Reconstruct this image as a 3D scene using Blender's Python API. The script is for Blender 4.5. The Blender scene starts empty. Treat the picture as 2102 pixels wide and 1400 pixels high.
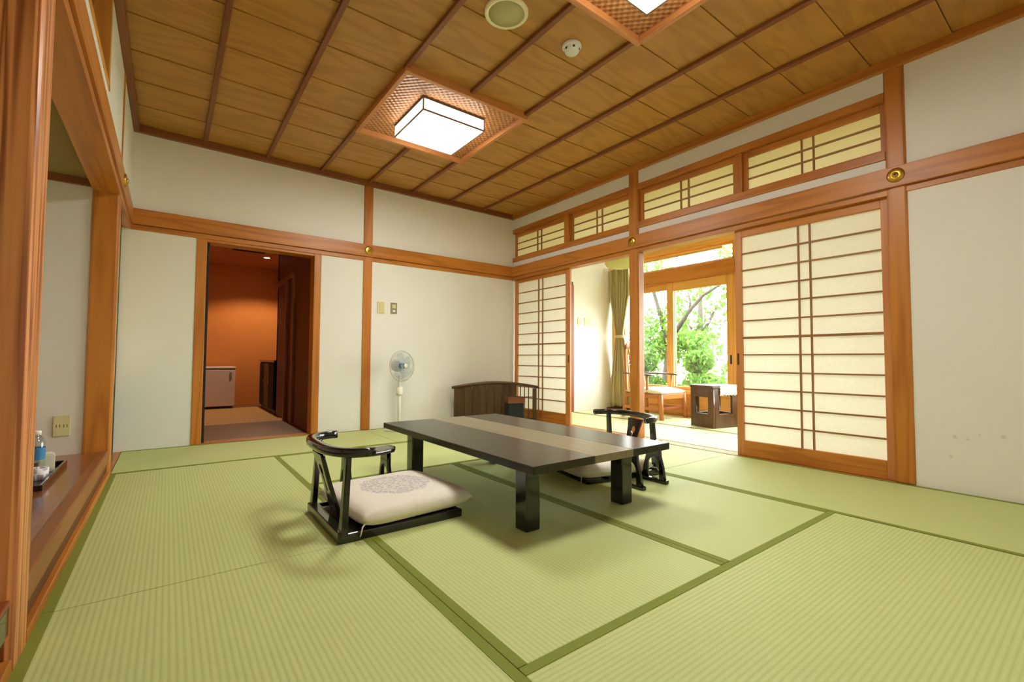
import bpy, bmesh, math, random
from mathutils import Vector, Matrix
random.seed(7)
sc = bpy.context.scene
COL = sc.collection
PI = math.pi

def lin(c):
    return tuple(((v/255)/12.92 if v/255 <= .04045 else ((v/255+.055)/1.055)**2.4) for v in c)+(1,)

# ------------------------------------------------------------------ camera, sky, exposure
cd = bpy.data.cameras.new('camera'); cam = bpy.data.objects.new('camera', cd); COL.objects.link(cam)
cd.sensor_width = 36; cd.sensor_fit = 'HORIZONTAL'; cd.lens = 16.055; cd.clip_start = .02; cd.clip_end = 200
cx = Vector((.7993, -.6009, .0048)); cy = Vector((-.0282, -.0296, .9992)); cz = -Vector((.6003, .7987, .0406))
cam.matrix_world = Matrix(((cx.x, cy.x, cz.x, .2737), (cx.y, cy.y, cz.y, -4.7044), (cx.z, cy.z, cz.z, .7326), (0, 0, 0, 1)))
sc.camera = cam
wd = bpy.data.worlds.new('overcast_sky'); sc.world = wd; wd.use_nodes = True
bgn = wd.node_tree.nodes['Background']
bgn.inputs[0].default_value = (.95, 1.0, .98, 1); bgn.inputs[1].default_value = 20.0
LAMP = 40.0           # ceiling lamp panels
sc.view_settings.view_transform = 'Standard'; sc.view_settings.look = 'None'
sc.view_settings.gamma = 1; sc.view_settings.exposure = 0.0
sc.view_settings.use_curve_mapping = False
sc.cycles.max_bounces = 10; sc.cycles.diffuse_bounces = 7; sc.cycles.transparent_max_bounces = 16
sc.cycles.use_denoising = True

# ------------------------------------------------------------------ materials
MATS = {}
def newmat(name):
    m = bpy.data.materials.new(name); m.use_nodes = True
    nt = m.node_tree; b = nt.nodes['Principled BSDF']
    return m, nt, b
def N(nt, t, **k):
    n = nt.nodes.new(t)
    for a, v in k.items(): setattr(n, a, v)
    return n
def math_n(nt, op, a, b=None, c=None):
    n = N(nt, 'ShaderNodeMath', operation=op)
    for i, v in enumerate((a, b, c)):
        if v is None: continue
        if isinstance(v, (int, float)): n.inputs[i].default_value = v
        else: nt.links.new(v, n.inputs[i])
    return n.outputs[0]
def mixc(nt, f, a, b, mode='MIX'):
    n = N(nt, 'ShaderNodeMix', data_type='RGBA', blend_type=mode)
    for i, v in ((0, f), (6, a), (7, b)):
        if isinstance(v, (int, float)): n.inputs[i].default_value = v
        elif isinstance(v, tuple): n.inputs[i].default_value = v
        else: nt.links.new(v, n.inputs[i])
    return n.outputs[2]
def coords(nt, rnd=True):
    tc = N(nt, 'ShaderNodeTexCoord')
    if not rnd: return tc.outputs['Object']
    oi = N(nt, 'ShaderNodeObjectInfo')
    r = math_n(nt, 'MULTIPLY', oi.outputs['Random'], 53.0)
    va = N(nt, 'ShaderNodeVectorMath', operation='ADD')
    nt.links.new(tc.outputs['Object'], va.inputs[0]); nt.links.new(r, va.inputs[1])
    return va.outputs[0]
def noise(nt, vec, scale, detail=3, dist=0.0, rough=.5):
    n = N(nt, 'ShaderNodeTexNoise'); n.inputs['Scale'].default_value = scale
    n.inputs['Detail'].default_value = detail; n.inputs['Distortion'].default_value = dist
    n.inputs['Roughness'].default_value = rough
    nt.links.new(vec, n.inputs['Vector']); return n.outputs['Fac']
def scaled(nt, vec, s):
    m = N(nt, 'ShaderNodeVectorMath', operation='MULTIPLY'); m.inputs[1].default_value = s
    nt.links.new(vec, m.inputs[0]); return m.outputs[0]
def bump(nt, b, h, strength=.2, dist=.002):
    n = N(nt, 'ShaderNodeBump'); n.inputs['Strength'].default_value = strength; n.inputs['Distance'].default_value = dist
    nt.links.new(h, n.inputs['Height']); nt.links.new(n.outputs[0], b.inputs['Normal'])

#            light colour       dark colour      along across rings amount rough
WOODS = {
 'wood':    ((196,124,46),  (152,84,24),   .5, 7.0, 5.0, .75, .38),
 'post':    ((228,152,90),  (138,66,26),   .55, 24.0, 6.0, 1.25, .36),
 'ceil':    ((188,136,60), (148,96,34),    .9, 4.2, 7.0, .55, .45),
 'batten':  ((140,80,38),   (104,52,22),   .6, 12., 4.0, .6, .45),
 'frame':   ((206,138,78),  (176,106,52),  .6, 8.0, 4.0, .6, .40),
 'pine':    ((222,166,80),  (190,128,52),  .6, 8.0, 4.0, .7, .42),
 'walnut':  ((92,58,32),    (54,32,18),    .6, 9.0, 5.0, .8, .32),
 'screen':  ((84,60,30),    (52,36,18),    .6, 10., 4.0, .8, .40),
 'sill':    ((150,92,42),   (118,66,26),   .5, 7.0, 4.0, .7, .42),
 'shelf':   ((150,90,52),   (112,64,34),    .5, 7.0, 4.0, .7, .13),
 'rust':    ((150,74,36),   (122,56,26),   .6, 8.0, 3.0, .5, .50),
 'rust_dark': ((104,52,18),  (84,40,14),   .6, 8.0, 3.0, .5, .50),
 'chair':   ((196,128,66),  (160,92,42),   .7, 9.0, 4.0, .7, .35),
 'tabband': ((130,120,92),    (106,96,68),    .5, 9.0, 5.0, .6, .30),
 'muntin':  ((158,108,56),  (128,80,38),   .6, 10., 3.0, .6, .5),
}
def wood(kind, axis):
    key = (kind, axis)
    if key in MATS: return MATS[key]
    c1, c2, al, ac, rings, amt, rough = WOODS[kind]
    m, nt, b = newmat('%s_grain_%s' % (kind, axis))
    s = [ac, ac, ac]; s['xyz'.index(axis)] = al
    v = coords(nt)
    f = noise(nt, scaled(nt, v, s), 1.0, 2, .35)
    r = math_n(nt, 'SINE', math_n(nt, 'MULTIPLY', f, rings*2*PI))
    r = math_n(nt, 'POWER', math_n(nt, 'MULTIPLY_ADD', r, .5, .5), 1.6)
    s2 = [90, 90, 90]; s2['xyz'.index(axis)] = 3
    fine = noise(nt, scaled(nt, v, s2), 1.0, 3)
    k = math_n(nt, 'ADD', math_n(nt, 'MULTIPLY', r, amt*.7), math_n(nt, 'MULTIPLY', math_n(nt, 'SUBTRACT', fine, .5), .5))
    k = math_n(nt, 'MINIMUM', math_n(nt, 'MAXIMUM', k, 0.0), 1.0)
    nt.links.new(mixc(nt, k, lin(c1), lin(c2)), b.inputs['Base Color'])
    b.inputs['Roughness'].default_value = rough
    bump(nt, b, fine, .08, .001)
    MATS[key] = m; return m
def plain(key, c, rough=.6, metal=0.0, noise_amt=.06, nscale=30, bumpv=0, coat=0):
    if key in MATS: return MATS[key]
    m, nt, b = newmat(key)
    v = coords(nt); f = noise(nt, v, nscale, 3)
    c = lin(c); d = tuple(x*(1-noise_amt*2.2) for x in c[:3])+(1,)
    nt.links.new(mixc(nt, f, c, d), b.inputs['Base Color'])
    b.inputs['Roughness'].default_value = rough; b.inputs['Metallic'].default_value = metal
    b.inputs['Coat Weight'].default_value = coat
    if bumpv: bump(nt, b, noise(nt, v, nscale*8, 2), bumpv, .001)
    MATS[key] = m; return m
plain('plaster', (234,232,224), .85, 0, .02, 4, .06)
plain('plaster_alcove', (222,216,204), .85, 0, .02, 4, .06)
plain('plaster_olive', (150,128,72), .85, 0, .03, 4, .06)
plain('terracotta', (214,126,54), .9, 0, .05, 5, .1)
plain('terracotta_ceiling', (196,128,76), .9, 0, .05, 5, .1)
plain('lacquer', (14,13,13), .16, 0, .1, 20, 0, .5)
plain('lacquer_table', (26,20,14), .24, 0, .1, 20)
plain('heri', (134,146,50), .8, 0, .10, 160, .3)
plain('gapdark', (52,44,26), .9)
plain('white_plastic', (236,236,228), .4, 0, .01)
plain('guard_wire', (196,194,184), .4, 0, .02)
plain('cream_plastic', (214,206,150), .45, 0, .02)
plain('grey_plastic', (140,136,108), .45, 0, .03)
plain('dark_slot', (40,36,26), .6)
plain('brass', (206,168,72), .28, 1.0, .06, 60)
plain('speaker_grille', (196,192,140), .6, 0, .1, 260, .3)
plain('speaker_ring', (248,242,200), .5, 0, .02)
plain('black_iron', (16,16,15), .4)
plain('fridge', (222,196,180), .45, 0, .02)
plain('curtain', (192,178,130), .85, 0, .08, 60, .15)
plain('tassel', (214,208,188), .9)
plain('paper_box', (226,224,196), .8)
plain('bottle_label', (58,140,196), .4, 0, .25, 40)
plain('black_edge', (18,15,13), .35)
plain('fusuma_edge', (20,16,12), .3)
plain('stool_cloth', (238,232,214), .9, 0, .04, 40, .2)
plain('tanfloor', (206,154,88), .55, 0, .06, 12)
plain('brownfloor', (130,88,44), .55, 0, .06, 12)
plain('seal_slab', (120,116,110), .9)
plain('bark', (84,74,62), .9, 0, .25, 14, .5)
plain('stone', (170,168,160), .9, 0, .15, 6, .4)
plain('soil', (104,120,70), .95, 0, .25, 3, .3)
plain('lamp_rim', (120,96,78), .5)
plain('lamp_wire', (150,130,116), .5)
plain('vent', (60,36,22), .6)
plain('box_black', (12,13,13), .75)

def scuffed():        # a few small grey scuffs low on the bare wall
    m, nt, b = newmat('scuffed_plaster'); o = coords(nt, False); tot = None
    for y, z, r in SCUFFS:
        d = N(nt, 'ShaderNodeVectorMath', operation='DISTANCE'); nt.links.new(o, d.inputs[0]); d.inputs[1].default_value = (3.82, y, z)
        k = math_n(nt, 'MAXIMUM', math_n(nt, 'SUBTRACT', 1.0, math_n(nt, 'DIVIDE', d.outputs['Value'], r)), 0.0)
        tot = k if tot is None else math_n(nt, 'ADD', tot, k)
    k = math_n(nt, 'MULTIPLY', math_n(nt, 'MULTIPLY', tot, .6), noise(nt, o, 90, 3))
    nt.links.new(mixc(nt, k, lin((234,232,224)), lin((120,112,100))), b.inputs['Base Color']); b.inputs['Roughness'].default_value = .85
    MATS['plaster_scuffed'] = m
SCUFFS = ((-4.134, .31, .014), (-4.185, .303, .011), (-4.113, .198, .012), (-4.322, .335, .016), (-4.231, .334, .008))
scuffed()
def tatami_mat(key, c1, c2, rough=.62):
    m, nt, b = newmat(key)
    tc = N(nt, 'ShaderNodeTexCoord'); sep = N(nt, 'ShaderNodeSeparateXYZ'); nt.links.new(tc.outputs['Object'], sep.inputs[0])
    v = coords(nt)
    st = math_n(nt, 'MULTIPLY_ADD', math_n(nt, 'SINE', math_n(nt, 'MULTIPLY', sep.outputs[1], 2*PI/.0156)), .5, .5)
    st = math_n(nt, 'POWER', st, .6)
    big = noise(nt, v, 1.6, 3)
    fine = noise(nt, scaled(nt, v, (700, 60, 60)), 1.0, 2)
    base = mixc(nt, math_n(nt, 'MULTIPLY', st, 1.0), lin(c2), lin(c1))
    base = mixc(nt, math_n(nt, 'MULTIPLY', math_n(nt, 'ABSOLUTE', math_n(nt, 'SUBTRACT', fine, .5)), .7), base, lin((150,146,84)))
    base = mixc(nt, math_n(nt, 'MULTIPLY', math_n(nt, 'SUBTRACT', big, .35), .30), base, lin((194,188,118)))
    nt.links.new(base, b.inputs['Base Color']); b.inputs['Roughness'].default_value = rough
    bump(nt, b, math_n(nt, 'ADD', st, math_n(nt, 'MULTIPLY', fine, .4)), .35, .0012)
    MATS[key] = m
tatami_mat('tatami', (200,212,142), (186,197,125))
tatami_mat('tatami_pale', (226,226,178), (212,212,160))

def paper(key, c, trans):
    m, nt, b = newmat(key)
    v = coords(nt); f = noise(nt, v, 60, 4)
    colr = mixc(nt, f, lin(c), lin(tuple(x*.95 for x in c)))
    d = N(nt, 'ShaderNodeBsdfDiffuse'); t = N(nt, 'ShaderNodeBsdfTranslucent'); mx = N(nt, 'ShaderNodeMixShader')
    nt.links.new(colr, d.inputs[0]); nt.links.new(colr, t.inputs[0]); mx.inputs[0].default_value = trans
    nt.links.new(d.outputs[0], mx.inputs[1]); nt.links.new(t.outputs[0], mx.inputs[2])
    nt.links.new(mx.outputs[0], nt.nodes['Material Output'].inputs[0]); MATS[key] = m
paper('shoji_paper', (248,242,220), .24)
paper('transom_paper', (250,238,190), .42)
paper('leaf_light', (116,150,74), .45)
paper('leaf_mid', (88,126,54), .45)
paper('leaf_deep', (70,98,50), .4)
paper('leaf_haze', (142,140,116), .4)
paper('shade_cloth', (232,230,176), .5)

def glass(key, tint, gloss=.06):
    m, nt, b = newmat(key)
    t = N(nt, 'ShaderNodeBsdfTransparent'); t.inputs[0].default_value = tint
    g = N(nt, 'ShaderNodeBsdfGlossy'); g.inputs['Roughness'].default_value = .02
    mx = N(nt, 'ShaderNodeMixShader'); mx.inputs[0].default_value = gloss
    nt.links.new(t.outputs[0], mx.inputs[1]); nt.links.new(g.outputs[0], mx.inputs[2])
    nt.links.new(mx.outputs[0], nt.nodes['Material Output'].inputs[0]); MATS[key] = m
glass('pane', (.97,.99,.98,1)); glass('clear_plastic', (.88,.93,.94,1), .14); glass('blade_blue', (.80,.88,.95,1), .10)

def emit(key, c, s):
    m, nt, b = newmat(key)
    e = N(nt, 'ShaderNodeEmission'); e.inputs[0].default_value = c; e.inputs[1].default_value = s
    nt.links.new(e.outputs[0], nt.nodes['Material Output'].inputs[0]); MATS[key] = m
emit('lamp_panel', (1.0, .975, .90, 1), LAMP)
emit('lamp_side', (1.0, .975, .90, 1), LAMP*.14)
emit('downlight_glow', (1.0, .80, .55, 1), 30)

def weave_mat():        # plaited strips of the panel around the lamps: wave bands at right angles
    m, nt, b = newmat('plaited_panel')
    tc = N(nt, 'ShaderNodeTexCoord'); sep = N(nt, 'ShaderNodeSeparateXYZ'); nt.links.new(tc.outputs['Object'], sep.inputs[0])
    a = math_n(nt, 'SINE', math_n(nt, 'MULTIPLY', sep.outputs[0], 2*PI/.045)); c = math_n(nt, 'SINE', math_n(nt, 'MULTIPLY', sep.outputs[1], 2*PI/.045))
    p = math_n(nt, 'MULTIPLY_ADD', math_n(nt, 'MULTIPLY', a, c), .5, .5)
    nt.links.new(mixc(nt, p, lin((150,90,48)), lin((214,154,96))), b.inputs['Base Color']); b.inputs['Roughness'].default_value = .3
    bump(nt, b, p, .9, .008); MATS['plaited'] = m
weave_mat()
def cushion_mat():
    m, nt, b = newmat('brocade_cushion')
    tc = N(nt, 'ShaderNodeTexCoord'); o = tc.outputs['Object']
    sep = N(nt, 'ShaderNodeSeparateXYZ'); nt.links.new(o, sep.inputs[0])
    r = math_n(nt, 'SQRT', math_n(nt, 'ADD', math_n(nt, 'POWER', sep.outputs[0], 2.0), math_n(nt, 'POWER', sep.outputs[1], 2.0)))
    wob = noise(nt, o, 14, 3)
    rr = math_n(nt, 'ADD', r, math_n(nt, 'MULTIPLY', math_n(nt, 'SUBTRACT', wob, .5), .05))
    inside = math_n(nt, 'LESS_THAN', rr, .165)
    vo = N(nt, 'ShaderNodeTexVoronoi', feature='DISTANCE_TO_EDGE'); vo.inputs['Scale'].default_value = 44; nt.links.new(o, vo.inputs['Vector'])
    ed = math_n(nt, 'LESS_THAN', vo.outputs['Distance'], .12)
    pat = mixc(nt, ed, lin((196,192,192)), lin((226,222,210)))
    ground = mixc(nt, noise(nt, o, 40, 3), lin((244,240,228)), lin((230,224,206)))
    nt.links.new(mixc(nt, inside, ground, pat), b.inputs['Base Color']); b.inputs['Roughness'].default_value = .75
    bump(nt, b, noise(nt, o, 120, 2), .2, .001); MATS['cushion'] = m
cushion_mat()
def fusuma_mat():       # painted paper: cream ground, flat green hill at the bottom, pale cloud band at mid height
    m, nt, b = newmat('painted_fusuma')
    tc = N(nt, 'ShaderNodeTexCoord'); o = tc.outputs['Object']
    sep = N(nt, 'ShaderNodeSeparateXYZ'); nt.links.new(o, sep.inputs[0])
    wz = math_n(nt, 'ADD', sep.outputs[2], math_n(nt, 'MULTIPLY', math_n(nt, 'SINE', math_n(nt, 'MULTIPLY', sep.outputs[1], 6.0)), .07))
    hill = math_n(nt, 'MULTIPLY', math_n(nt, 'LESS_THAN', wz, -.27), math_n(nt, 'GREATER_THAN', wz, -.76))
    cl = math_n(nt, 'MULTIPLY', math_n(nt, 'LESS_THAN', wz, .08), math_n(nt, 'GREATER_THAN', wz, -.08))
    c = mixc(nt, cl, lin((212,196,130)), lin((228,222,190)))
    c = mixc(nt, hill, c, lin((70,112,66)))
    nt.links.new(c, b.inputs['Base Color']); b.inputs['Roughness'].default_value = .7; MATS['fusuma'] = m
fusuma_mat()
def lace_mat():
    m, nt, b = newmat('lace_pattern')
    tc = N(nt, 'ShaderNodeTexCoord'); o = tc.outputs['Object']
    vo = N(nt, 'ShaderNodeTexVoronoi', feature='DISTANCE_TO_EDGE'); vo.inputs['Scale'].default_value = 34; nt.links.new(o, vo.inputs['Vector'])
    nt.links.new(mixc(nt, math_n(nt, 'LESS_THAN', vo.outputs['Distance'], .14), lin((176,166,178)), lin((240,236,236))), b.inputs['Base Color'])
    b.inputs['Roughness'].default_value = .9; MATS['lace'] = m
lace_mat()

# ------------------------------------------------------------------ building helpers
def tag(o, label=None, cat=None, group=None, kind=None):
    if label: o['label'] = label
    if cat: o['category'] = cat
    if group: o['group'] = group
    if kind: o['kind'] = kind
    return o
def thing(name, label, cat, loc=(0,0,0), rz=0, group=None, kind=None):
    o = bpy.data.objects.new(name, None); COL.objects.link(o); o.empty_display_size = .05
    o.location = loc; o.rotation_euler = (0, 0, rz)
    return tag(o, label, cat, group, kind)
def getmat(mat, dims=None, axis=None):
    if mat in WOODS:
        if axis is None:
            axis = 'xyz'[max(range(3), key=lambda i: dims[i])] if dims else 'x'
        return wood(mat, axis)
    return MATS[mat]
def link(name, me, parent=None, loc=(0,0,0), rot=(0,0,0)):
    o = bpy.data.objects.new(name, me); COL.objects.link(o)
    if parent: o.parent = parent
    o.location = loc; o.rotation_euler = rot
    return o
def mesh_from_bm(name, bm, mat, smooth=False):
    me = bpy.data.meshes.new(name); bm.normal_update(); bm.to_mesh(me); bm.free()
    if mat is not None: me.materials.append(mat)
    if smooth:
        for p in me.polygons: p.use_smooth = True
    return me
BOXES = {}
def box_mesh(dims, mat, bev, axis=None):
    key = (tuple(round(d, 5) for d in dims), mat, bev, axis)
    if key in BOXES: return BOXES[key]
    bm = bmesh.new(); bmesh.ops.create_cube(bm, size=1)
    for v in bm.verts: v.co = Vector([v.co[i]*dims[i] for i in range(3)])
    if bev: bmesh.ops.bevel(bm, geom=list(bm.edges), offset=min(bev, min(dims)*.45), segments=2, affect='EDGES', profile=.5)
    BOXES[key] = mesh_from_bm('box', bm, getmat(mat, dims, axis)); return BOXES[key]
def bx(name, r, mat, parent=None, bev=0, axis=None):
    x0, x1, y0, y1, z0, z1 = r
    return link(name, box_mesh((x1-x0, y1-y0, z1-z0), mat, bev, axis), parent, ((x0+x1)/2, (y0+y1)/2, (z0+z1)/2))
def boxes_mesh(name, rs, mat, parent=None, axis=None):     # one continuous body made of several blocks
    bm = bmesh.new()
    for x0, x1, y0, y1, z0, z1 in rs:
        g = bmesh.ops.create_cube(bm, size=1)['verts']
        for v in g: v.co = Vector(((x0+x1)/2+v.co.x*(x1-x0), (y0+y1)/2+v.co.y*(y1-y0), (z0+z1)/2+v.co.z*(z1-z0)))
    return link(name, mesh_from_bm(name, bm, getmat(mat, (1,0,0), axis)), parent)
def structure(o, label, cat):
    return tag(o, label, cat, None, 'structure')
def lathe(prof, mat, seg=32, cap=True):
    bm = bmesh.new(); rings = []
    for r, z in prof: rings.append([bm.verts.new((r*math.cos(2*PI*i/seg), r*math.sin(2*PI*i/seg), z)) for i in range(seg)])
    for a, b in zip(rings, rings[1:]):
        for i in range(seg): bm.faces.new((a[i], a[(i+1)%seg], b[(i+1)%seg], b[i]))
    if cap:
        bm.faces.new(list(reversed(rings[0]))); bm.faces.new(rings[-1])
    bmesh.ops.recalc_face_normals(bm, faces=bm.faces)
    me = mesh_from_bm('turned', bm, getmat(mat))
    me.polygons.foreach_set('use_smooth', [len(p.vertices) == 4 for p in me.polygons])
    return me
def tube_bm(bm, pts, rad, seg=8):
    pts = [Vector(p) for p in pts]; n = len(pts); rings = []
    if not isinstance(rad, (list, tuple)): rad = [rad]*n
    ref = None
    for i, p in enumerate(pts):
        t = (pts[min(i+1, n-1)]-pts[max(i-1, 0)]).normalized()
        if ref is None:
            ref = Vector((0,0,1)) if abs(t.z) < .9 else Vector((1,0,0))
        a = t.cross(ref).normalized(); b = a.cross(t).normalized(); ref = b
        rings.append([bm.verts.new(p+(a*math.cos(2*PI*k/seg)+b*math.sin(2*PI*k/seg))*rad[i]) for k in range(seg)])
    for a, b in zip(rings, rings[1:]):
        for k in range(seg): bm.faces.new((a[k], a[(k+1)%seg], b[(k+1)%seg], b[k]))
    bm.faces.new(list(reversed(rings[0]))); bm.faces.new(rings[-1])
def tube(name, pts, rad, mat, parent=None, seg=8, axis=None):
    bm = bmesh.new(); tube_bm(bm, pts, rad, seg); bmesh.ops.recalc_face_normals(bm, faces=bm.faces)
    return link(name, mesh_from_bm(name, bm, getmat(mat, None, axis), True), parent)
def sweep_mesh(pts, ws, hs, mat, axis='x', seg=14, power=.6):       # flat-lying bar of rounded section along a level path
    bm = bmesh.new(); pts = [Vector(p) for p in pts]; n = len(pts); rings = []
    for i, p in enumerate(pts):
        t = (pts[min(i+1, n-1)]-pts[max(i-1, 0)]); t.z = 0; t.normalize()
        s = Vector((-t.y, t.x, 0))
        ring = []
        for k in range(seg):
            a = 2*PI*k/seg; c, d = math.cos(a), math.sin(a)
            ring.append(bm.verts.new(p+s*(math.copysign(abs(c)**power, c)*ws[i]/2)+Vector((0,0,1))*(math.copysign(abs(d)**power, d)*hs[i]/2)))
        rings.append(ring)
    for a, b in zip(rings, rings[1:]):
        for k in range(seg): bm.faces.new((a[k], a[(k+1)%seg], b[(k+1)%seg], b[k]))
    bm.faces.new(list(reversed(rings[0]))); bm.faces.new(rings[-1])
    bmesh.ops.recalc_face_normals(bm, faces=bm.faces)
    return mesh_from_bm('swept', bm, getmat(mat, None, axis), True)
def plate_mesh(outlines, depth, mat, M=None, axis='z', bev=.002):   # flat board with an outline and holes
    cu = bpy.data.curves.new('outline', 'CURVE'); cu.dimensions = '2D'; cu.fill_mode = 'BOTH'; cu.extrude = depth/2-bev; cu.bevel_depth = bev; cu.bevel_resolution = 0; cu.offset = -bev
    for pts in outlines:
        s = cu.splines.new('POLY'); s.points.add(len(pts)-1); s.use_cyclic_u = True
        for q, p in zip(s.points, pts): q.co = (p[0], p[1], 0, 1)
    tmp = bpy.data.objects.new('outline', cu); COL.objects.link(tmp)
    bpy.context.view_layer.update()
    me = bpy.data.meshes.new_from_object(tmp.evaluated_get(bpy.context.evaluated_depsgraph_get()))
    bpy.data.objects.remove(tmp); bpy.data.curves.remove(cu)
    if M is not None: me.transform(M)
    me.materials.clear(); me.materials.append(getmat(mat, None, axis)); return me
YZ = Matrix(((0,0,1,0),(1,0,0,0),(0,1,0,0),(0,0,0,1)))      # (x,y,z) -> (z,x,y): the outline's x runs along Y, its y up Z
XZ = Matrix(((1,0,0,0),(0,0,-1,0),(0,1,0,0),(0,0,0,1)))     # the outline's x runs along X, its y up Z
def rect(x0, x1, y0, y1): return [(x0,y0),(x1,y0),(x1,y1),(x0,y1)]
def copy_tree(o, parent=None):
    c = o.copy(); COL.objects.link(c)
    if parent: c.parent = parent
    for ch in list(o.children): copy_tree(ch, c)
    return c

W, HC, D = 3.82, 2.60, -4.95      # room width, ceiling boards' height, rear wall
# ------------------------------------------------------------------ setting: floor
floor = structure(bx('floor', (-.9, 6.0, -5.1, 3.9, -.14, -.03), 'gapdark'), 'floor of woven green rush mats with dark green cloth borders', 'floor')
def tatami(x0, x1, y0, y1, mat='tatami', z=0.0):
    g = .0015; x0 += g; x1 -= g; y0 += g; y1 -= g
    longx = (x1-x0) > (y1-y0)
    L, S = (x1-x0, y1-y0) if longx else (y1-y0, x1-x0)
    o = link('tatami_mat', box_mesh((L, S, .03), mat, .003, 'x'), floor, ((x0+x1)/2, (y0+y1)/2, z-.015), (0, 0, 0 if longx else PI/2))
    o.matrix_parent_inverse = floor.matrix_basis.inverted()
    for s in (-1, 1):
        h = link('cloth_border', box_mesh((L, .029, .0022), 'heri', 0), o, (0, s*(S/2-.0145), .0156))
yF, R1, L2, L3, yB, yC = -.885, 2.868, 1.905, .955, -3.826, -2.835
for r in ((0, 1.91, yF, 0), (1.91, W, yF, 0), (0, L3, yC, yF), (0, L3, -4.785, yC), (L3, R1, -1.87, yF), (L3, L2, yB, -1.87),
          (L2, R1, yB, -1.87), (R1, W, yC, yF), (R1, W, -4.785, yC), (L3, R1, -4.785, yB)):
    tatami(*r)
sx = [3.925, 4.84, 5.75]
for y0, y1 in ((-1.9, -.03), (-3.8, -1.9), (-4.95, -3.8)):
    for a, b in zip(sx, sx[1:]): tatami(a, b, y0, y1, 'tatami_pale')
o = bx('floor_strip', (0, W, D, -4.785, -.03, 0), 'wood', floor); o.matrix_parent_inverse = floor.matrix_basis.inverted()
o = bx('floor_sill', (W-.012, 3.925, D, 0, -.03, .001), 'wood', floor); o.matrix_parent_inverse = floor.matrix_basis.inverted()
o = bx('floor_sill', (-.10, -.002, -.875, -.002, -.03, 0), 'wood', floor); o.matrix_parent_inverse = floor.matrix_basis.inverted()
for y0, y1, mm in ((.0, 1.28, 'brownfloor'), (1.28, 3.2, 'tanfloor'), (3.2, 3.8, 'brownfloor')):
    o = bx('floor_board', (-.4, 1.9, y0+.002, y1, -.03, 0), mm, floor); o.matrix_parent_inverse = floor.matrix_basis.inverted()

# ------------------------------------------------------------------ ceiling
ceil = structure(bx('ceiling', (-.1, 3.95, -5.05, .05, HC+.02, HC+.12), 'gapdark'), 'timber ceiling of wide golden boards crossed by slim brown battens', 'ceiling')
def child(o, p):
    o.parent = p; o.matrix_parent_inverse = p.matrix_basis.inverted(); return o
ys = [0]+[-.03-.378*k for k in range(1, 13)]+[D]
for i, (a, b) in enumerate(zip(ys, ys[1:])):
    o = child(bx('ceiling_board', (0, W, b+.0025, a-.0005, HC, HC+.012), 'ceil', None, 0, 'x'), ceil)
    o.rotation_euler = (math.radians(.9), 0, 0)
bt = W/8
for k in range(1, 8):
    segs = [(D, 0)]
    if k == 4: segs = [(-1.075, 0), (-3.08, -2.05), (D, -4.055)]
    for a, b in segs: child(bx('batten', (k*bt-.016, k*bt+.016, a, b, HC-.024, HC+.004), 'batten', None, .003), ceil)
trims = 0
def trim(r, mat, label, bev=.003, cat='trim'):
    global trims; trims += 1
    return structure(bx('trim_%d' % trims, r, mat, None, bev), label, cat)
trim((0, W, -.04, .0, 2.545, 2.602), 'batten', 'brown crown moulding under the ceiling along the doorway wall')
trim((W-.04, W, D, -.04, 2.545, 2.602), 'wood', 'brown crown moulding under the ceiling above the paper transoms')
trim((0, .04, D, -.04, 2.545, 2.602), 'batten', 'brown crown moulding under the ceiling above the alcove')
# ------------------------------------------------------------------ walls of the main room
structure(boxes_mesh('wall_back', [(-.1, .44, 0, .035, 0, 2.7), (1.453, 3.82, 0, .035, 0, 2.7), (.44, 1.453, 0, .035, 1.80, 2.7)], 'plaster'), 'white plaster wall with the dark doorway and the standing fan', 'wall')
structure(boxes_mesh('wall_right', [(W, 3.92, -3.86, -.0, 2.419, 2.7), (W+.004, 3.915, -3.86, -.0, 1.922, 1.992), (W, 3.92, D-.1, -3.955, 0, 2.7)], 'plaster_scuffed'), 'white plaster wall around the sliding paper doors and transoms', 'wall')
structure(boxes_mesh('wall_left', [(-.1, 0, -.88, 0, 1.80, 2.7), (-.1, 0, -1.73, -.963, 1.80, 2.7), (-.1, 0, -2.80, -1.73, 1.80, 2.06), (-.1, 0, -2.80, -1.73, 2.54, 2.7), (-.1, 0, D, -2.80, 1.80, 2.7)], 'plaster'), 'white plaster wall above the alcove with a small wooden transom', 'wall')
structure(bx('wall_front', (-.9, 3.92, D-.1, D, 0, 2.7), 'plaster'), 'plain white plaster wall at the rear of the room', 'wall')
# posts
def post(r, label, mat='wood', bev=.012):
    return structure(bx('pillar', r, mat, None, bev), label, 'pillar')
post((1.866, 1.962, -.014, .04, 0, 2.56), 'square wooden post in the white wall beside the fan')
post((W-.012, 3.90, -1.985, -1.875, 0, 2.56), 'square wooden post between the open sliding doors')
post((W-.012, 3.92, -3.962, -3.862, 0, 2.56), 'wooden post beside the wide paper door and bare white wall')
post((-.125, .004, -.965, -.878, -.028, 2.56), 'wooden post at the far end of the alcove shelf')
post((-.16, .004, -3.14, -2.998, -.028, 2.56), 'large wooden alcove post with bold streaked grain', 'post', .014)
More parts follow.
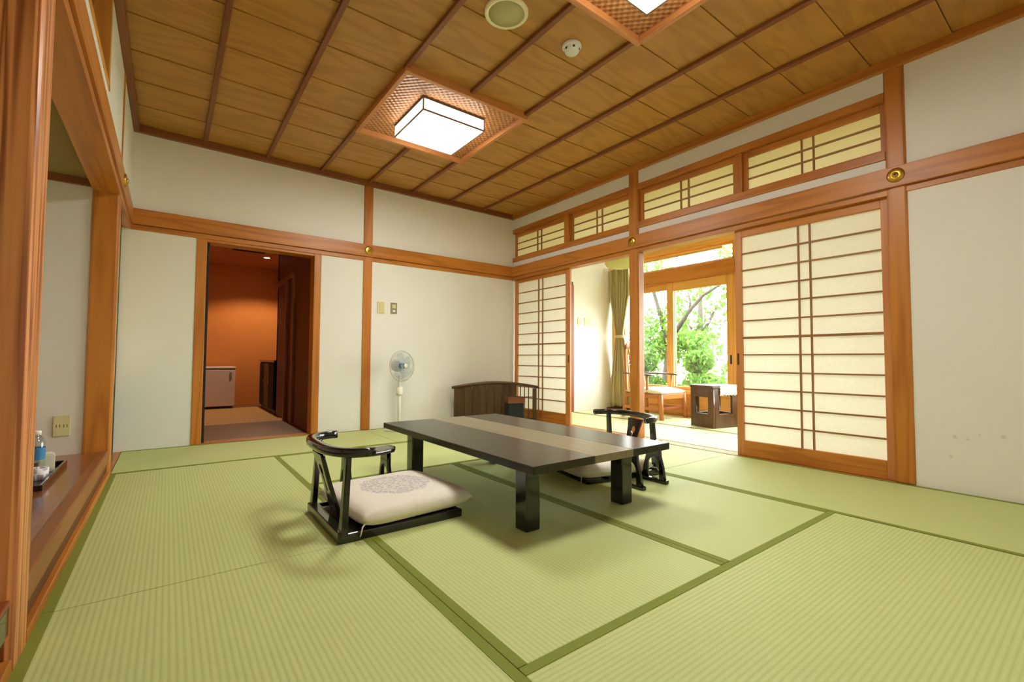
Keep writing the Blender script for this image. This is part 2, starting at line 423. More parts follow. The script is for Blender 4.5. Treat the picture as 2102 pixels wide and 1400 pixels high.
# nageshi and lintels
trim((0, W, -.03, .004, 1.80, 1.925), 'wood', 'broad orange picture rail beam above the dark doorway')
trim((W-.03, W+.004, D, -.03, 1.80, 1.925), 'wood', 'broad orange picture rail beam above the sliding paper doors')
trim((-.004, .018, D, -.03, 1.80, 1.925), 'wood', 'broad orange picture rail beam above the alcove')
trim((0, W, -.012, .034, 1.757, 1.798), 'wood', 'thin wooden lintel under the rail above the doorway')
trim((W-.006, 3.916, D, -.012, 1.76, 1.7985), 'wood', 'thin grooved lintel holding the sliding paper doors')
trim((-.125, .005, -3.0, -.02, 1.757, 1.7985), 'wood', 'deep wooden lintel across the top of the alcove')
trim((-.125, .005, D, -3.14, 1.757, 1.7985), 'wood', 'wooden lintel over the dark alcove nearest the camera')
trim((W-.008, 3.91, -3.862, 0, 2.364, 2.419), 'wood', 'upper rail of the paper transom windows')
trim((W-.008, 3.91, -3.862, 0, 1.990, 2.047), 'wood', 'lower rail of the paper transom windows')
trim((W-.004, 3.91, -1.04, -.962, 2.047, 2.364), 'wood', 'short upright between the two small far transoms')
trim((W-.004, 3.91, -2.968, -2.914, 2.047, 2.364), 'wood', 'short upright between the two wide near transoms')
# doorway casing
trim((.44, .514, -.008, .14, 0, 1.757), 'wood', 'wooden jamb of the doorway on its black door edge side', .004)
trim((1.386, 1.453, -.008, .14, 0, 1.757), 'wood', 'wooden jamb of the doorway on the side nearer the fan', .004)
trim((.514, 1.386, -.006, .14, 1.735, 1.757), 'wood', 'slim wooden head board inside the dark doorway', .003)
trim((.514, 1.386, -.008, .13, 0, .006), 'wood', 'flat wooden threshold under the dark doorway', .002)
# ------------------------------------------------------------------ alcove
structure(bx('wall_alcove_back', (-.85, -.75, D, .0, 0, 1.9), 'plaster_alcove'), 'white plaster wall at the back of the alcove', 'wall')
structure(bx('wall_alcove_end', (-.75, -.125, -.95, -.88, 0, 1.9), 'plaster_alcove'), 'white plaster end wall of the alcove with the power outlet', 'wall')
structure(bx('wall_alcove_partition', (-.75, -.16, -3.11, -3.05, 0, 1.9), 'plaster_alcove'), 'white partition behind the large alcove post', 'wall')
structure(bx('ceiling_alcove', (-.85, -.1, D, .0, 1.82, 1.9), 'plaster_olive'), 'olive plaster ceiling inside the alcove', 'ceiling')
trim((-.75, -.125, -.972, -.95, 1.775, 1.82), 'batten', 'dark moulding at the top of the alcove end wall')
al = thing('alcove_shelf', 'glossy reddish brown wooden floor of the raised alcove with a tray', 'platform', (0, 0, 0), 0, None, 'structure')
bx('shelf_board', (-.75, -.03, -3.02, -.95, .13, .158), 'shelf', al, 0, 'y')
bx('front_sill', (-.05, -.002, -3.0, -.965, .088, .166), 'sill', al, .007, 'y')
bx('floor_strip', (-.04, .004, -3.0, -.965, 0, .032), 'wood', al, .003)
bx('riser', (-.06, -.012, -3.0, -.965, 0, .13), 'rust_dark', al)
al = thing('alcove_shelf', 'black lacquered floor of the dark alcove nearest the camera', 'platform', (0, 0, 0), 0, None, 'structure')
bx('shelf_board', (-.75, -.03, D, -3.14, .13, .16), 'lacquer', al)
bx('front_sill', (-.05, -.004, D, -3.14, .088, .160), 'lacquer', al, .005, 'y')
tag(bx('sill_edge', (-.05, -.003, D, -3.14, .160, .170), 'rust', al, .003), 'reddish brown edge strip')
bx('floor_strip', (-.04, .004, D, -3.14, 0, .034), 'wood', al, .003)
bx('riser', (-.06, -.02, D, -3.14, 0, .13), 'lacquer', al)
# wooden transom over the alcove
w = structure(thing('window_7', '', '', (0,0,0)), 'wooden slatted transom high in the wall above the alcove', 'window')
for r in ((-.1, .004, -2.80, -1.73, 2.05, 2.085), (-.1, .004, -2.80, -1.73, 2.515, 2.548), (-.1, .004, -1.762, -1.728, 2.05, 2.548), (-.1, .004, -2.80, -2.768, 2.05, 2.548)):
    bx('window_frame', r, 'pine', w, .003)
bx('back_board', (-.1, -.085, -2.77, -1.76, 2.085, 2.515), 'wood', w)
for k in range(9): bx('slat', (-.07, -.055, -2.70+k*.108, -2.688+k*.108, 2.085, 2.515), 'wood', w)
# painted sliding closet doors beside the alcove
for i, (y0, y1, x) in enumerate(((-.878, -.43, -.035), (-.47, -.012, -.062))):
    d = structure(thing('door_%d' % (4+i), '', ''), ('black framed closet door with a painted green hill beside the alcove post', 'black framed closet door with a painted green hill in the room corner')[i], 'door')
    bx('paper_panel', (x-.01, x+.01, y0+.02, y1-.02, .02, 1.735), 'fusuma', d)
    for r in ((x-.013, x+.013, y0, y0+.022, 0, 1.757), (x-.013, x+.013, y1-.022, y1, 0, 1.757)): bx('frame_stile', r, 'fusuma_edge', d, .003)
    for r in ((x-.013, x+.013, y0+.022, y1-.022, 0, .024), (x-.013, x+.013, y0+.022, y1-.022, 1.733, 1.757)): bx('frame_rail', r, 'fusuma_edge', d, .003)
bx_c = structure(bx('wall_closet', (-.75, -.10, -.86, -.80, 0, 1.9), 'gapdark'), 'inner side wall of the closet behind the painted doors', 'wall')
# ------------------------------------------------------------------ sliding paper doors and transoms in the right wall
def shoji(name, y0, y1, z0, z1, label, st0, st1, rail_b, rail_t, rows, x=3.858, papermat='shoji_paper', mw=.0105, thick_row=None, cat='door', vb=(-.037, .037), pull=None):
    d = structure(thing(name, '', ''), label, cat)
    t = .014
    bx('frame_stile', (x-t, x+t, y0, y0+st0, z0, z1), 'frame' if cat == 'door' else 'wood', d, .003)
    bx('frame_stile', (x-t, x+t, y1-st1, y1, z0, z1), 'frame' if cat == 'door' else 'wood', d, .003)
    bx('frame_rail', (x-t, x+t, y0+st0, y1-st1, z0, z0+rail_b), 'wood', d, .003)
    bx('frame_rail', (x-t, x+t, y0+st0, y1-st1, z1-rail_t, z1), 'wood', d, .003)
    pz0, pz1 = z0+rail_b, z1-rail_t; a, b = y0+st0, y1-st1
    bm = bmesh.new(); vs = [bm.verts.new((0, yy, zz)) for yy, zz in ((a-.004-(a+b)/2, pz0-.004-(pz0+pz1)/2), (b+.004-(a+b)/2, pz0-.004-(pz0+pz1)/2), (b+.004-(a+b)/2, pz1+.004-(pz0+pz1)/2), (a-.004-(a+b)/2, pz1+.004-(pz0+pz1)/2))]
    bm.faces.new(vs); link('paper_pane', mesh_from_bm('paper', bm, MATS[papermat]), d, (x+.008, (a+b)/2, (pz0+pz1)/2))
    for k in range(1, rows):
        zz = pz0+(pz1-pz0)*k/rows; hw = mw/2*(1.6 if k == thick_row else 1)
        bx('muntin', (x-.008, x+.007, a, b, zz-hw, zz+hw), 'muntin', d)
    for v in vb:
        yy = (a+b)/2+v; bx('muntin', (x-.0075, x+.0065, yy-mw/2, yy+mw/2, pz0, pz1), 'muntin', d)
    if pull: bx('door_pull', (x-t-.002, x-t+.004, pull-.008, pull+.008, .70, .79), 'walnut', d, .002)
    return d
shoji('door_1', -1.022, -.004, 0.002, 1.762, 'paper sliding door in the far corner behind the low screen', .07, .055, .125, .045, 12, x=3.862, thick_row=6, pull=-1.0)
shoji('door_2', -3.862, -2.888, 0.002, 1.762, 'wide paper sliding door beside the bare white wall', .042, .050, .115, .060, 12, x=3.862, thick_row=6, pull=-2.905)
for i, (a, b, lab) in enumerate(((-.962, -.006, 'small paper transom in the far corner above the paper door'), (-1.875, -1.04, 'paper transom above the open doorway next to the corner'),
                                 (-2.914, -1.985, 'paper transom above the view of the garden window'), (-3.862, -2.968, 'largest paper transom above the wide sliding door'))):
    shoji('window_%d' % (i+1), a, b, 2.047, 2.364, lab, .03, .03, .020, .045, 3, x=3.862, papermat='transom_paper', mw=.0105, cat='window')

# ------------------------------------------------------------------ anteroom beyond the doorway
structure(bx('wall_anteroom_end', (-.5, 1.95, 3.7, 3.8, 0, 2.4), 'terracotta'), 'burnt orange end wall of the dim anteroom', 'wall')
structure(bx('wall_anteroom_side', (-.5, -.4, .035, 3.7, 0, 2.4), 'terracotta'), 'orange side wall of the anteroom hidden by the doorway', 'wall')
structure(boxes_mesh('wall_anteroom_right', [(1.40, 1.5, .14, 1.92, 0, 2.4), (1.75, 1.85, 1.92, 3.7, 0, 2.4), (1.40, 1.85, 1.86, 1.92, 0, 2.4)], 'rust_dark', None, 'z'), 'dark brown panelled side wall of the anteroom', 'wall')
structure(bx('ceiling_anteroom', (-.5, 1.95, .035, 3.8, 2.2, 2.3), 'terracotta_ceiling'), 'warm brown ceiling of the anteroom with a downlight', 'ceiling')
trim((1.375, 1.40, .86, .93, 0, 1.66), 'batten', 'dark upright of the anteroom cupboard nearest the doorway')
trim((1.37, 1.40, 1.22, 1.28, 0, 1.66), 'batten', 'dark upright of the anteroom cupboard farther inside')
trim((1.375, 1.40, .86, 1.92, 1.66, 1.72), 'batten', 'dark head rail over the anteroom cupboard doors')
d = structure(thing('door_3', '', ''), 'black edged sliding door pushed back inside the doorway', 'door')
bx('door_panel', (-.3, .512, .05, .072, .02, 1.73), 'fusuma', d)
bx('frame_stile', (.512, .536, .046, .076, 0, 1.735), 'fusuma_edge', d, .003)
bx('frame_rail', (-.3, .512, .046, .076, 0, .022), 'fusuma_edge', d, .002)
dl = thing('downlight', 'small round downlight glowing in the anteroom ceiling', 'light', (1.38, 2.72, 2.2))
link('trim_ring', lathe([(.038, -.001), (.055, -.001), (.055, -.006), (.038, -.006)], 'brass', 24, False), dl)
link('lamp_glass', lathe([(.001, -.003), (.04, -.003), (.04, -.0015), (.001, -.0015)], 'downlight_glow', 24), dl)
sp = bpy.data.lights.new('downlight_beam', 'SPOT'); so = bpy.data.objects.new('downlight_beam', sp); COL.objects.link(so)
so.parent = dl; so.location = (0, 0, -.02); sp.energy = 78; sp.color = (1, .84, .62); sp.spot_size = math.radians(132); sp.spot_blend = .35; sp.shadow_soft_size = .03
vt = thing('ceiling_vent', 'dark louvred vent in the anteroom ceiling', 'vent', (1.11, 2.33, 2.2))
bx('vent_frame', (-.2, .2, -.07, .07, -.012, 0), 'vent', vt, .003)
for k in range(4): bx('slat', (-.18, .18, -.05+k*.033, -.043+k*.033, -.02, -.012), 'black_iron', vt)
fr = thing('refrigerator', 'small pale refrigerator against the orange anteroom wall', 'refrigerator', (.80, 3.40, 0))
bx('body', (-.27, .27, -.22, .25, .03, .585), 'fridge', fr, .008)
bx('door', (-.27, .27, -.262, -.224, .035, .56), 'fridge', fr, .01)
bx('top_cover', (-.275, .275, -.265, .25, .585, .605), 'white_plastic', fr, .006)
bx('base', (-.25, .25, -.2, .23, 0, .03), 'black_iron', fr)
bx('door_handle', (.2, .225, -.275, -.262, .44, .53), 'grey_plastic', fr, .003)
cb = thing('cabinet', 'low black lacquered cabinet along the dark anteroom wall', 'cabinet', (1.53, 2.52, 0))
bx('body', (-.14, .16, -.58, .58, .05, .68), 'box_black', cb, .004)
bx('top', (-.155, .165, -.59, .59, .68, .71), 'lacquer', cb, .005)
bx('plinth', (-.12, .15, -.56, .56, 0, .05), 'black_iron', cb)
for k in range(3):
    dd = bx('door', (-.152, -.141, -.56+k*.375, -.195+k*.375, .07, .66), 'screen' if k == 1 else 'box_black', cb, .003, 'z')
    link('door_knob', lathe([(.004, 0), (.009, .006), (.009, .014), (.003, .016)], 'brass', 12), dd, (-.006, .13, .05), (0, -PI/2, 0))

# ------------------------------------------------------------------ sunroom beyond the paper doors
structure(bx('wall_sunroom_end', (4.88, 5.9, -.03, .07, 0, 2.5), 'plaster'), 'sunlit white end wall of the sunroom beside the curtain', 'wall')
structure(boxes_mesh('wall_sunroom_corner', [(3.92, 4.88, -.03, .07, 1.85, 2.5), (3.82, 4.88, .02, .1, 0, 2.5)], 'plaster'), 'white wall of the sunroom over its inner doorway', 'wall')
structure(bx('wall_sunroom_rear', (3.9, 5.9, D-.1, D, 0, 2.5), 'plaster'), 'white wall at the rear end of the sunroom', 'wall')
structure(bx('ceiling_sunroom', (3.92, 5.95, -5.05, .07, 2.42, 2.52), 'plaster'), 'pale ceiling of the sunroom', 'ceiling')
structure(bx('sky_seal_roof', (-1, 6.5, -5.2, 4.0, 2.75, 2.85), 'seal_slab'), 'unseen flat grey slab added over the building to seal out sky light', 'sky_seal_roof')  # out of view, added so sky light does not leak into the rooms
trim((4.83, 4.88, -.045, .02, 0, 1.80), 'rust', 'dark wooden jamb at the edge of the sunroom end wall')
trim((3.93, 4.83, -.045, .02, 1.78, 1.85), 'rust', 'dark wooden head of the inner sunroom doorway')
d = structure(thing('door_6', '', ''), 'brown inner door of the sunroom beside the white end wall', 'door')
bx('door_panel', (3.93, 4.83, -.02, .012, 0, 1.78), 'rust', d, .003); bx('door_handle', (4.74, 4.76, -.03, -.02, .75, .88), 'black_iron', d, .003)
XW = 5.75
boxes = [(XW, 5.87, D, 0, 0, .33), (XW, 5.87, D, 0, 2.21, 2.5), (XW, 5.87, -5.05, -3.92, .33, 2.21)]
structure(boxes_mesh('wall_window', boxes, 'pine', None, 'y'), 'low wooden panelling under the garden windows', 'wall')
trim((XW-.02, 5.87, D, -.02, 1.80, 1.985), 'wood', 'deep wooden beam between garden window and its transom')
trim((XW-.05, 5.87, D, -.02, .29, .335), 'pine', 'wooden sill board under the garden windows')
for y in (-.05, -1.95, -3.87):
    trim((XW-.02, 5.87, y-.05, y+.03, .33, 2.21), 'pine', {-.05: 'upright of the garden window behind the curtain', -1.95: 'upright of the garden window behind the wide paper door', -3.87: 'upright ending the garden windows'}[y])
def sash(idx, y0, y1, z0, z1, x, label, st, rt, rb, pull=None, cat='window'):
    d = structure(thing('window_%d' % idx, '', ''), label, cat)
    bx('frame_stile', (x-.017, x+.017, y0, y0+st[0], z0, z1), 'pine', d, .004); bx('frame_stile', (x-.017, x+.017, y1-st[1], y1, z0, z1), 'pine', d, .004)
    bx('frame_rail', (x-.017, x+.017, y0+st[0], y1-st[1], z1-rt, z1), 'pine', d, .004); bx('frame_rail', (x-.017, x+.017, y0+st[0], y1-st[1], z0, z0+rb), 'pine', d, .004)
    bx('glass_pane', (x-.002, x+.002, y0+st[0]-.004, y1-st[1]+.004, z0+rb-.004, z1-rt+.004), 'pane', d)
    if pull is not None: bx('window_pull', (x-.021, x-.013, pull-.011, pull+.011, .69, .80), 'black_iron', d, .002)
sash(8, -1.06, -.10, .335, 1.80, XW+.075, 'tall glass garden window beside the curtain', (.10, .10), .09, .05, -1.0)
sash(9, -1.90, -.955, .335, 1.80, XW+.035, 'tall glass garden window beside the wide paper door', (.10, .10), .12, .05, -1.85)
sash(10, -2.97, -2.00, .335, 1.80, XW+.075, 'garden window hidden behind the wide paper door', (.10, .10), .12, .05)
sash(11, -3.82, -2.87, .335, 1.80, XW+.035, 'garden window at the rear end of the sunroom', (.10, .10), .12, .05)
sash(5, -1.92, -.08, 1.985, 2.21, XW+.06, 'long glass transom over the garden window', (.05, .05), .03, .03)
sash(6, -3.84, -2.0, 1.985, 2.21, XW+.06, 'long glass transom over the hidden garden windows', (.05, .05), .03, .03)
# curtain gathered by a tieback
def curtain():
    t = thing('curtain', 'olive beige curtain gathered by a tieback at the garden window', 'curtain', (XW-.10, -.02, 0))
    bm = bmesh.new(); nz, nu = 44, 90; grid = []
    for j in range(nz+1):
        z = .05+2.05*j/nz
        d = abs(z-1.08)
        wid = .40-.27*math.exp(-(d/.34)**2) - (.06*math.exp(-(d/.1)**2))
        if z > 1.08: wid = min(.39, .12+.27*min(1, (z-1.08)/.62)**1.1)
        else: wid = min(.41, .12+.29*min(1, (1.08-z)/.8)**.8)
        c = -.205+.0*(d) if True else 0
        row = []
        for i in range(nu+1):
            u = i/nu; amp = .03*(.5+wid)
            y = c-(u-.5)*wid
            if z < 1.08: y -= .03*math.exp(-(d/.3)**2)*(u-.3)
            x = amp*math.sin(u*2*PI*7+.4*math.sin(z*2))+.012*math.sin(u*2*PI*3.3+z*1.5)
            row.append(bm.verts.new((x, y, z)))
        grid.append(row)
    for a, b in zip(grid, grid[1:]):
        for i in range(nu): bm.faces.new((a[i], a[i+1], b[i+1], b[i]))
    o = link('drape', mesh_from_bm('drape', bm, MATS['curtain'], True), t)
    sm = o.modifiers.new('thickness', 'SOLIDIFY'); sm.thickness = .004
    link('tieback', sweep_mesh([(.058*math.cos(a), -.205+.085*math.sin(a), 1.08) for a in [2*PI*k/20 for k in range(21)]], [.006]*21, [.045]*21, 'curtain'), t)
    bx('curtain_rail', (-.015, .015, -1.8, 0, 2.11, 2.135), 'pine', t)
curtain()
bx('floor_plank', (XW-.17, XW-.045, -.47, -.02, 0, .022), 'walnut', None, .004); tag(bpy.data.objects['floor_plank'], 'dark low wooden block on the floor below the curtain', 'board')
# ceiling lamp of the sunroom
sl = thing('pendant_lamp', 'round pale yellow cloth lamp hanging in the sunroom', 'lamp', (4.85, -.92, 1.90))
link('lamp_shade', lathe([(.02, .0), (.12, .006), (.185, .03), (.205, .07), (.205, .16), (.18, .2), (.1, .215)], 'shade_cloth', 36, False), sl)
link('cap', lathe([(.1, .21), (.1, .225), (.02, .225)], 'grey_plastic', 24), sl)
tube('cord', [(0, 0, .22), (0, 0, .52)], .006, 'grey_plastic', sl)
# armchair in the sunroom, facing the small table
ac = thing('armchair', 'light wooden armchair with a white seat cushion beside the curtain', 'chair', (5.345, -1.05, 0))
for s in (-1, 1):
    tube('leg', [(s*.255, -.285, 0), (s*.245, -.26, .31)], [.026, .03], 'chair', ac, 8, 'z')
    tube('leg', [(s*.25, .30, 0), (s*.20, .29, .30), (s*.13, .37, .90)], [.024, .028, .02], 'chair', ac, 8, 'z')
    bx('side_rail', (s*.245-.014, s*.245+.014, -.26, .27, .26, .31), 'chair', ac, .004)
    bx('stretcher', (s*.25-.011, s*.25+.011, -.27, .28, .11, .145), 'chair', ac, .004)
    tube('arm_post', [(s*.25, -.07, .30), (s*.26, -.08, .545)], .016, 'chair', ac, 8, 'z')
    link('armrest', sweep_mesh([(s*.19, .33, .56), (s*.255, .12, .555), (s*.272, -.11, .55), (s*.27, -.15, .545)], [.04, .055, .075, .05], [.022]*4, 'walnut', 'y'), ac)
bx('front_rail', (-.24, .24, -.278, -.25, .25, .31), 'chair', ac, .004); bx('rear_rail', (-.235, .235, .25, .275, .25, .31), 'chair', ac, .004)
bx('stretcher', (-.245, .245, -.275, -.25, .115, .15), 'rust', ac, .004)
link('top_rail', sweep_mesh([(-.145, .355, .90), (-.07, .385, .93), (0, .395, .935), (.07, .385, .93), (.145, .355, .90)], [.025, .03, .03, .03, .025], [.06, .075, .08, .075, .06], 'rust'), ac)
for k in (-2, -1, 0, 1, 2): tube('back_spindle', [(k*.06, .285, .30), (k*.042, .385, .91)], .009, 'chair', ac, 6, 'z')
def pad_mesh(lx, ly, t, mat, n=26, sag=0.0, pw=4, wave=0.0):
    bm = bmesh.new(); lay = []
    for s in (1, -1):
        g = []
        for i in range(n+1):
            row = []
            for j in range(n+1):
                u = -1+2*i/n; v = -1+2*j/n
                p = max(0, (1-abs(u)**pw)*(1-abs(v)**pw))**.55
                edge = 1-.035*(1-p)*(1-min(1, abs(abs(u)-abs(v))*3))
                if s < 0 and (i in (0, n) or j in (0, n)): row.append(lay[0][i][j]); continue
                z = t/2+s*t/2*p+(sag*(u*u)-sag*.5 if s > 0 else 0)+wave*math.cos(v*PI)*.5*(1+p)/2
                row.append(bm.verts.new((u*lx/2*edge, v*ly/2*edge, z)))
            g.append(row)
        lay.append(g)
    for s, g in zip((1, -1), lay):
        for i in range(n):
            for j in range(n):
                q = (g[i][j], g[i+1][j], g[i+1][j+1], g[i][j+1])
                bm.faces.new(q if s > 0 else tuple(reversed(q)))
    bmesh.ops.recalc_face_normals(bm, faces=bm.faces)
    return mesh_from_bm('pad', bm, getmat(mat), True)
link('seat_cushion', pad_mesh(.55, .56, .075, 'stool_cloth', 22, 0, 6, .02), ac, (0, -.01, .305))
# small holed table
sid = thing('side_table', 'dark brown box shaped table with square openings in its sides', 'table', (5.19, -1.955, 0), math.radians(-13))
hw, hd, ht = .20, .155, .46
for s in (-1, 1):
    me = plate_mesh([rect(-hd, hd, 0, ht-.03), rect(-hd+.065, hd-.065, .15, .33)], .035, 'walnut', YZ)
    link('end_panel', me, sid, (s*(hw-.018), 0, 0))
    me = plate_mesh([rect(-hw+.037, hw-.037, 0, ht-.03), rect(-.10, .10, .15, .35)], .03, 'walnut', XZ)
    link('side_panel', me, sid, (0, s*(hd-.016), 0))
bx('table_top', (-hw-.005, hw+.005, -hd-.005, hd+.005, ht-.03, ht), 'walnut', sid, .004)
lc = thing('lace_cloth', 'white lace cloth with grey flowers draped over the dark table', 'cloth', (5.19, -1.955, .4605), math.radians(-13))
def lace():
    bm = bmesh.new(); n = 28; x0, x1 = -.10, hw+.012
    g = []
    prof = [(-hd-.012-.002*0, -.115), (-hd-.010, -.08), (-hd-.009, -.03), (-hd-.007, -.004), (-hd+.006, .001), (0, .001), (hd-.006, .001), (hd+.007, -.004), (hd+.010, -.06)]
    for i in range(n+1):
        x = x0+(x1-x0)*i/n
        g.append([bm.verts.new((x, y, z+(.012*abs(math.sin(i*PI/4)) if k in (0,) else 0))) for k, (y, z) in enumerate(prof)])
    for a, b in zip(g, g[1:]):
        for k in range(len(prof)-1): bm.faces.new((a[k], b[k], b[k+1], a[k+1]))
    o = link('lace', mesh_from_bm('lace', bm, MATS['lace'], True), lc); s = o.modifiers.new('thickness', 'SOLIDIFY'); s.thickness = .002
lace()

# ------------------------------------------------------------------ garden
structure(bx('terrain', (6.0, 60, -40, 50, -.6, -.35), 'soil'), 'mossy garden ground outside the windows', 'ground')
def leaves_mesh(blobs, count, size, mats, seed):
    rng = random.Random(seed); vs, fs, mi = [], [], []
    tot = sum(b[3] for b in blobs)
    for (c, r, fl_, wgt) in blobs:
        for _ in range(int(count*wgt/tot)):
            while True:
                p = Vector((rng.uniform(-1,1), rng.uniform(-1,1), rng.uniform(-1,1)))
                if .15 < p.length < 1: break
            p = Vector(c)+Vector((p.x*r[0], p.y*r[1], p.z*r[2]))
            n = Vector((rng.gauss(0,1), rng.gauss(0,1), rng.gauss(0,1)+fl_)).normalized()
            a = n.orthogonal().normalized(); a.rotate(Matrix.Rotation(rng.uniform(0, 6.28), 3, n)); b = n.cross(a)
            s = size*rng.uniform(.6, 1.3); k = len(vs)
            vs += [p-a*s, p+b*s*.45, p+a*s, p-b*s*.45]; fs.append((k, k+1, k+2, k+3)); mi.append(rng.randrange(len(mats)))
    me = bpy.data.meshes.new('leaves'); me.from_pydata(vs, [], fs)
    for m in mats: me.materials.append(MATS[m])
    me.polygons.foreach_set('material_index', mi); return me
def tree(name, label, base, trunk, branches, blobs, count, size, mats, seed, cat='tree'):
    t = thing(name, label, cat, base, 0, 'trees and shrubs outside the window')
    L = lambda p: Vector(p)-Vector(base)
    tube('trunk', [L(p) for p in trunk[0]], trunk[1], 'bark', t, 10)
    for pts, r in branches: tube('branch', [L(p) for p in pts], r, 'bark', t, 7)
    o = link('foliage', leaves_mesh([(L(c), r, f, w) for c, r, f, w in blobs], count, size, mats, seed), t); o['kind'] = 'stuff'
tree('garden_tree', 'garden tree with a bare forked branch slanting across the window', (8.6, 1.05, -.35),
     ([(8.6, 1.05, -.36), (8.6, 1.0, .4), (8.6, .93, 1.0), (8.62, .80, 1.32)], [.11, .085, .06, .05]),
     [([(8.62, .80, 1.30), (8.62, .46, 1.74), (8.6, .16, 2.01), (8.6, -.13, 2.15), (8.55, -.55, 2.3)], [.048, .042, .034, .024, .012]),
      ([(8.62, .46, 1.74), (8.62, .45, 1.92), (8.6, .49, 2.12)], [.026, .02, .012]),
      ([(8.6, 1.0, .85), (8.55, 1.16, 1.0), (8.5, 1.5, .82), (8.4, 1.9, .62)], [.05, .04, .03, .02]),
      ([(8.6, .95, .95), (8.7, 1.2, 1.7), (8.7, 1.5, 2.6), (8.7, 1.8, 3.3)], [.05, .045, .035, .02])],
     [((8.8, 1.25, 1.45), (.5, .5, .45), 1, 1.3), ((8.7, .75, 2.35), (.35, .35, .2), 1, .35), ((8.7, 1.45, 2.6), (.6, .55, .4), 1, 1), ((8.8, 1.1, .95), (.5, .7, .3), 1, 1.2), ((8.9, .55, 1.15), (.5, .5, .22), 1, 1), ((8.6, -.42, 2.75), (.3, .22, .15), 1, .2)],
     2600, .065, ['leaf_light', 'leaf_mid', 'leaf_light'], 3)
for i, (b, rr, n, sd, lab) in enumerate((((7.25, -.62, -.36), (.45, .40, .32), 1500, 11, 'leafy green shrub outside, framed by the garden window'),
                                        ((7.0, .25, -.36), (.35, .40, .30), 1200, 12, 'low green shrub outside behind the armchair'),
                                        ((9.6, -.95, -.36), (.9, .7, .62), 1300, 13, 'pale shrub outside by the window frame edge'),
                                        ((9.8, 2.6, -.36), (1.0, 1.0, .8), 1300, 14, 'bushy shrub outside glimpsed beside the curtain'))):
    z = b[2]
    tree('shrub', lab, b, ([(b[0], b[1], z), (b[0], b[1]+.03, z+.5), (b[0]+.05, b[1], z+.85)], [.035, .025, .012]),
         [([(b[0], b[1], z+.25), (b[0]+.2, b[1]+.25, z+.7)], [.02, .008]), ([(b[0], b[1], z+.25), (b[0]-.1, b[1]-.3, z+.75)], [.02, .008])],
         [((b[0], b[1], z+.25+rr[2]), rr, .6, 1), ((b[0]+.1, b[1]+.15, z+.75+rr[2]), (rr[0]*.6, rr[1]*.6, rr[2]*.6), .6, .5)], n, .06, ['leaf_mid', 'leaf_light', 'leaf_deep'][:2+i % 2], sd, 'shrub')

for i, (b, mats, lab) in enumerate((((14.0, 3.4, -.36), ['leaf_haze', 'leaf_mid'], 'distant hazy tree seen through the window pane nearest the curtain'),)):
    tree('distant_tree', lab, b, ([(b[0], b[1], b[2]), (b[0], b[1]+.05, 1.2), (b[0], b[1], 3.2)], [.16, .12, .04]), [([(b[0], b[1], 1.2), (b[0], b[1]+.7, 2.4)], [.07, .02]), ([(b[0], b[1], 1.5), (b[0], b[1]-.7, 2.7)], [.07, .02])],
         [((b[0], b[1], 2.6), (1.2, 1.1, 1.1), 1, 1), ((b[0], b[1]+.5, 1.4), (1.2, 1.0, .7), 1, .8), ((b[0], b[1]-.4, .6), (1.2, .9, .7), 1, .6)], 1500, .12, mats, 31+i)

# ------------------------------------------------------------------ ceiling lamps
def ceiling_lamp(yc, label):
    t = thing('ceiling_lamp', label, 'lamp', (4*bt, yc, HC), 0, 'square ceiling lamps')
    h = .4775
    for s in (-1, 1):
        bx('frame_rail', (-h-.014, h+.014, s*h-.016, s*h+.016, -.05, .004), 'frame', t, .003)
        bx('frame_stile', (s*h-.016, s*h+.016, -h+.016, h-.016, -.05, .004), 'frame', t, .003)
    bx('plaited_panel', (-h+.016, h-.016, -h+.016, h-.016, -.012, -.004), 'plaited', t)
    q = .253
    bx('lamp_base', (-q-.004, q+.004, -q-.004, q+.004, -.03, -.012), 'lamp_rim', t, .002)
    bx('diffuser', (-q, q, -q, q, -.112, -.104), 'lamp_panel', t, .001)
    for s in (-1, 1):
        bx('side_diffuser', (-q, q, s*q-.004 if s > 0 else -q, s*q if s > 0 else -q+.004, -.104, -.03), 'lamp_side', t)
        bx('side_diffuser', (s*q-.004 if s > 0 else -q, s*q if s > 0 else -q+.004, -q+.004, q-.004, -.104, -.03), 'lamp_side', t)
    for s in (-1, 1):
        bx('frame_wire', (-q-.003, q+.003, s*(q+.0005)-.0045, s*(q+.0005)+.0045, -.1175, -.1060), 'lamp_wire', t)
        bx('frame_wire', (s*(q+.0005)-.0045, s*(q+.0005)+.0045, -q-.003, q+.003, -.1175, -.1060), 'lamp_wire', t)
        for r in (-1, 1): bx('frame_wire', (s*(q+.0005)-.0045, s*(q+.0005)+.0045, r*(q+.0005)-.0045, r*(q+.0005)+.0045, -.112, -.03), 'lamp_wire', t)
    return t
ceiling_lamp(-1.562, 'square white ceiling lamp shining in its plaited wooden frame')
ceiling_lamp(-3.567, 'second ceiling lamp cut off by the top of the view')
spk = thing('ceiling_speaker', 'round greyish ceiling speaker with a pale ring', 'speaker', (1.675, -2.775, HC))
link('ring', lathe([(.095, -.002), (.097, -.014), (.108, -.016), (.118, -.008), (.118, .002)], 'speaker_ring', 40, False), spk)
link('grille', lathe([(.001, -.010), (.097, -.010), (.097, -.002), (.001, -.002)], 'speaker_grille', 40), spk)
sd = thing('smoke_detector', 'small white round smoke detector on the ceiling boards', 'detector', (2.14, -2.80, HC))
link('base', lathe([(.056, .0), (.058, -.012), (.052, -.020), (.02, -.02)], 'white_plastic', 32, False), sd)
link('dome', lathe([(.046, -.018), (.044, -.036), (.034, -.048), (.015, -.052), (.002, -.052)], 'white_plastic', 32, False), sd)
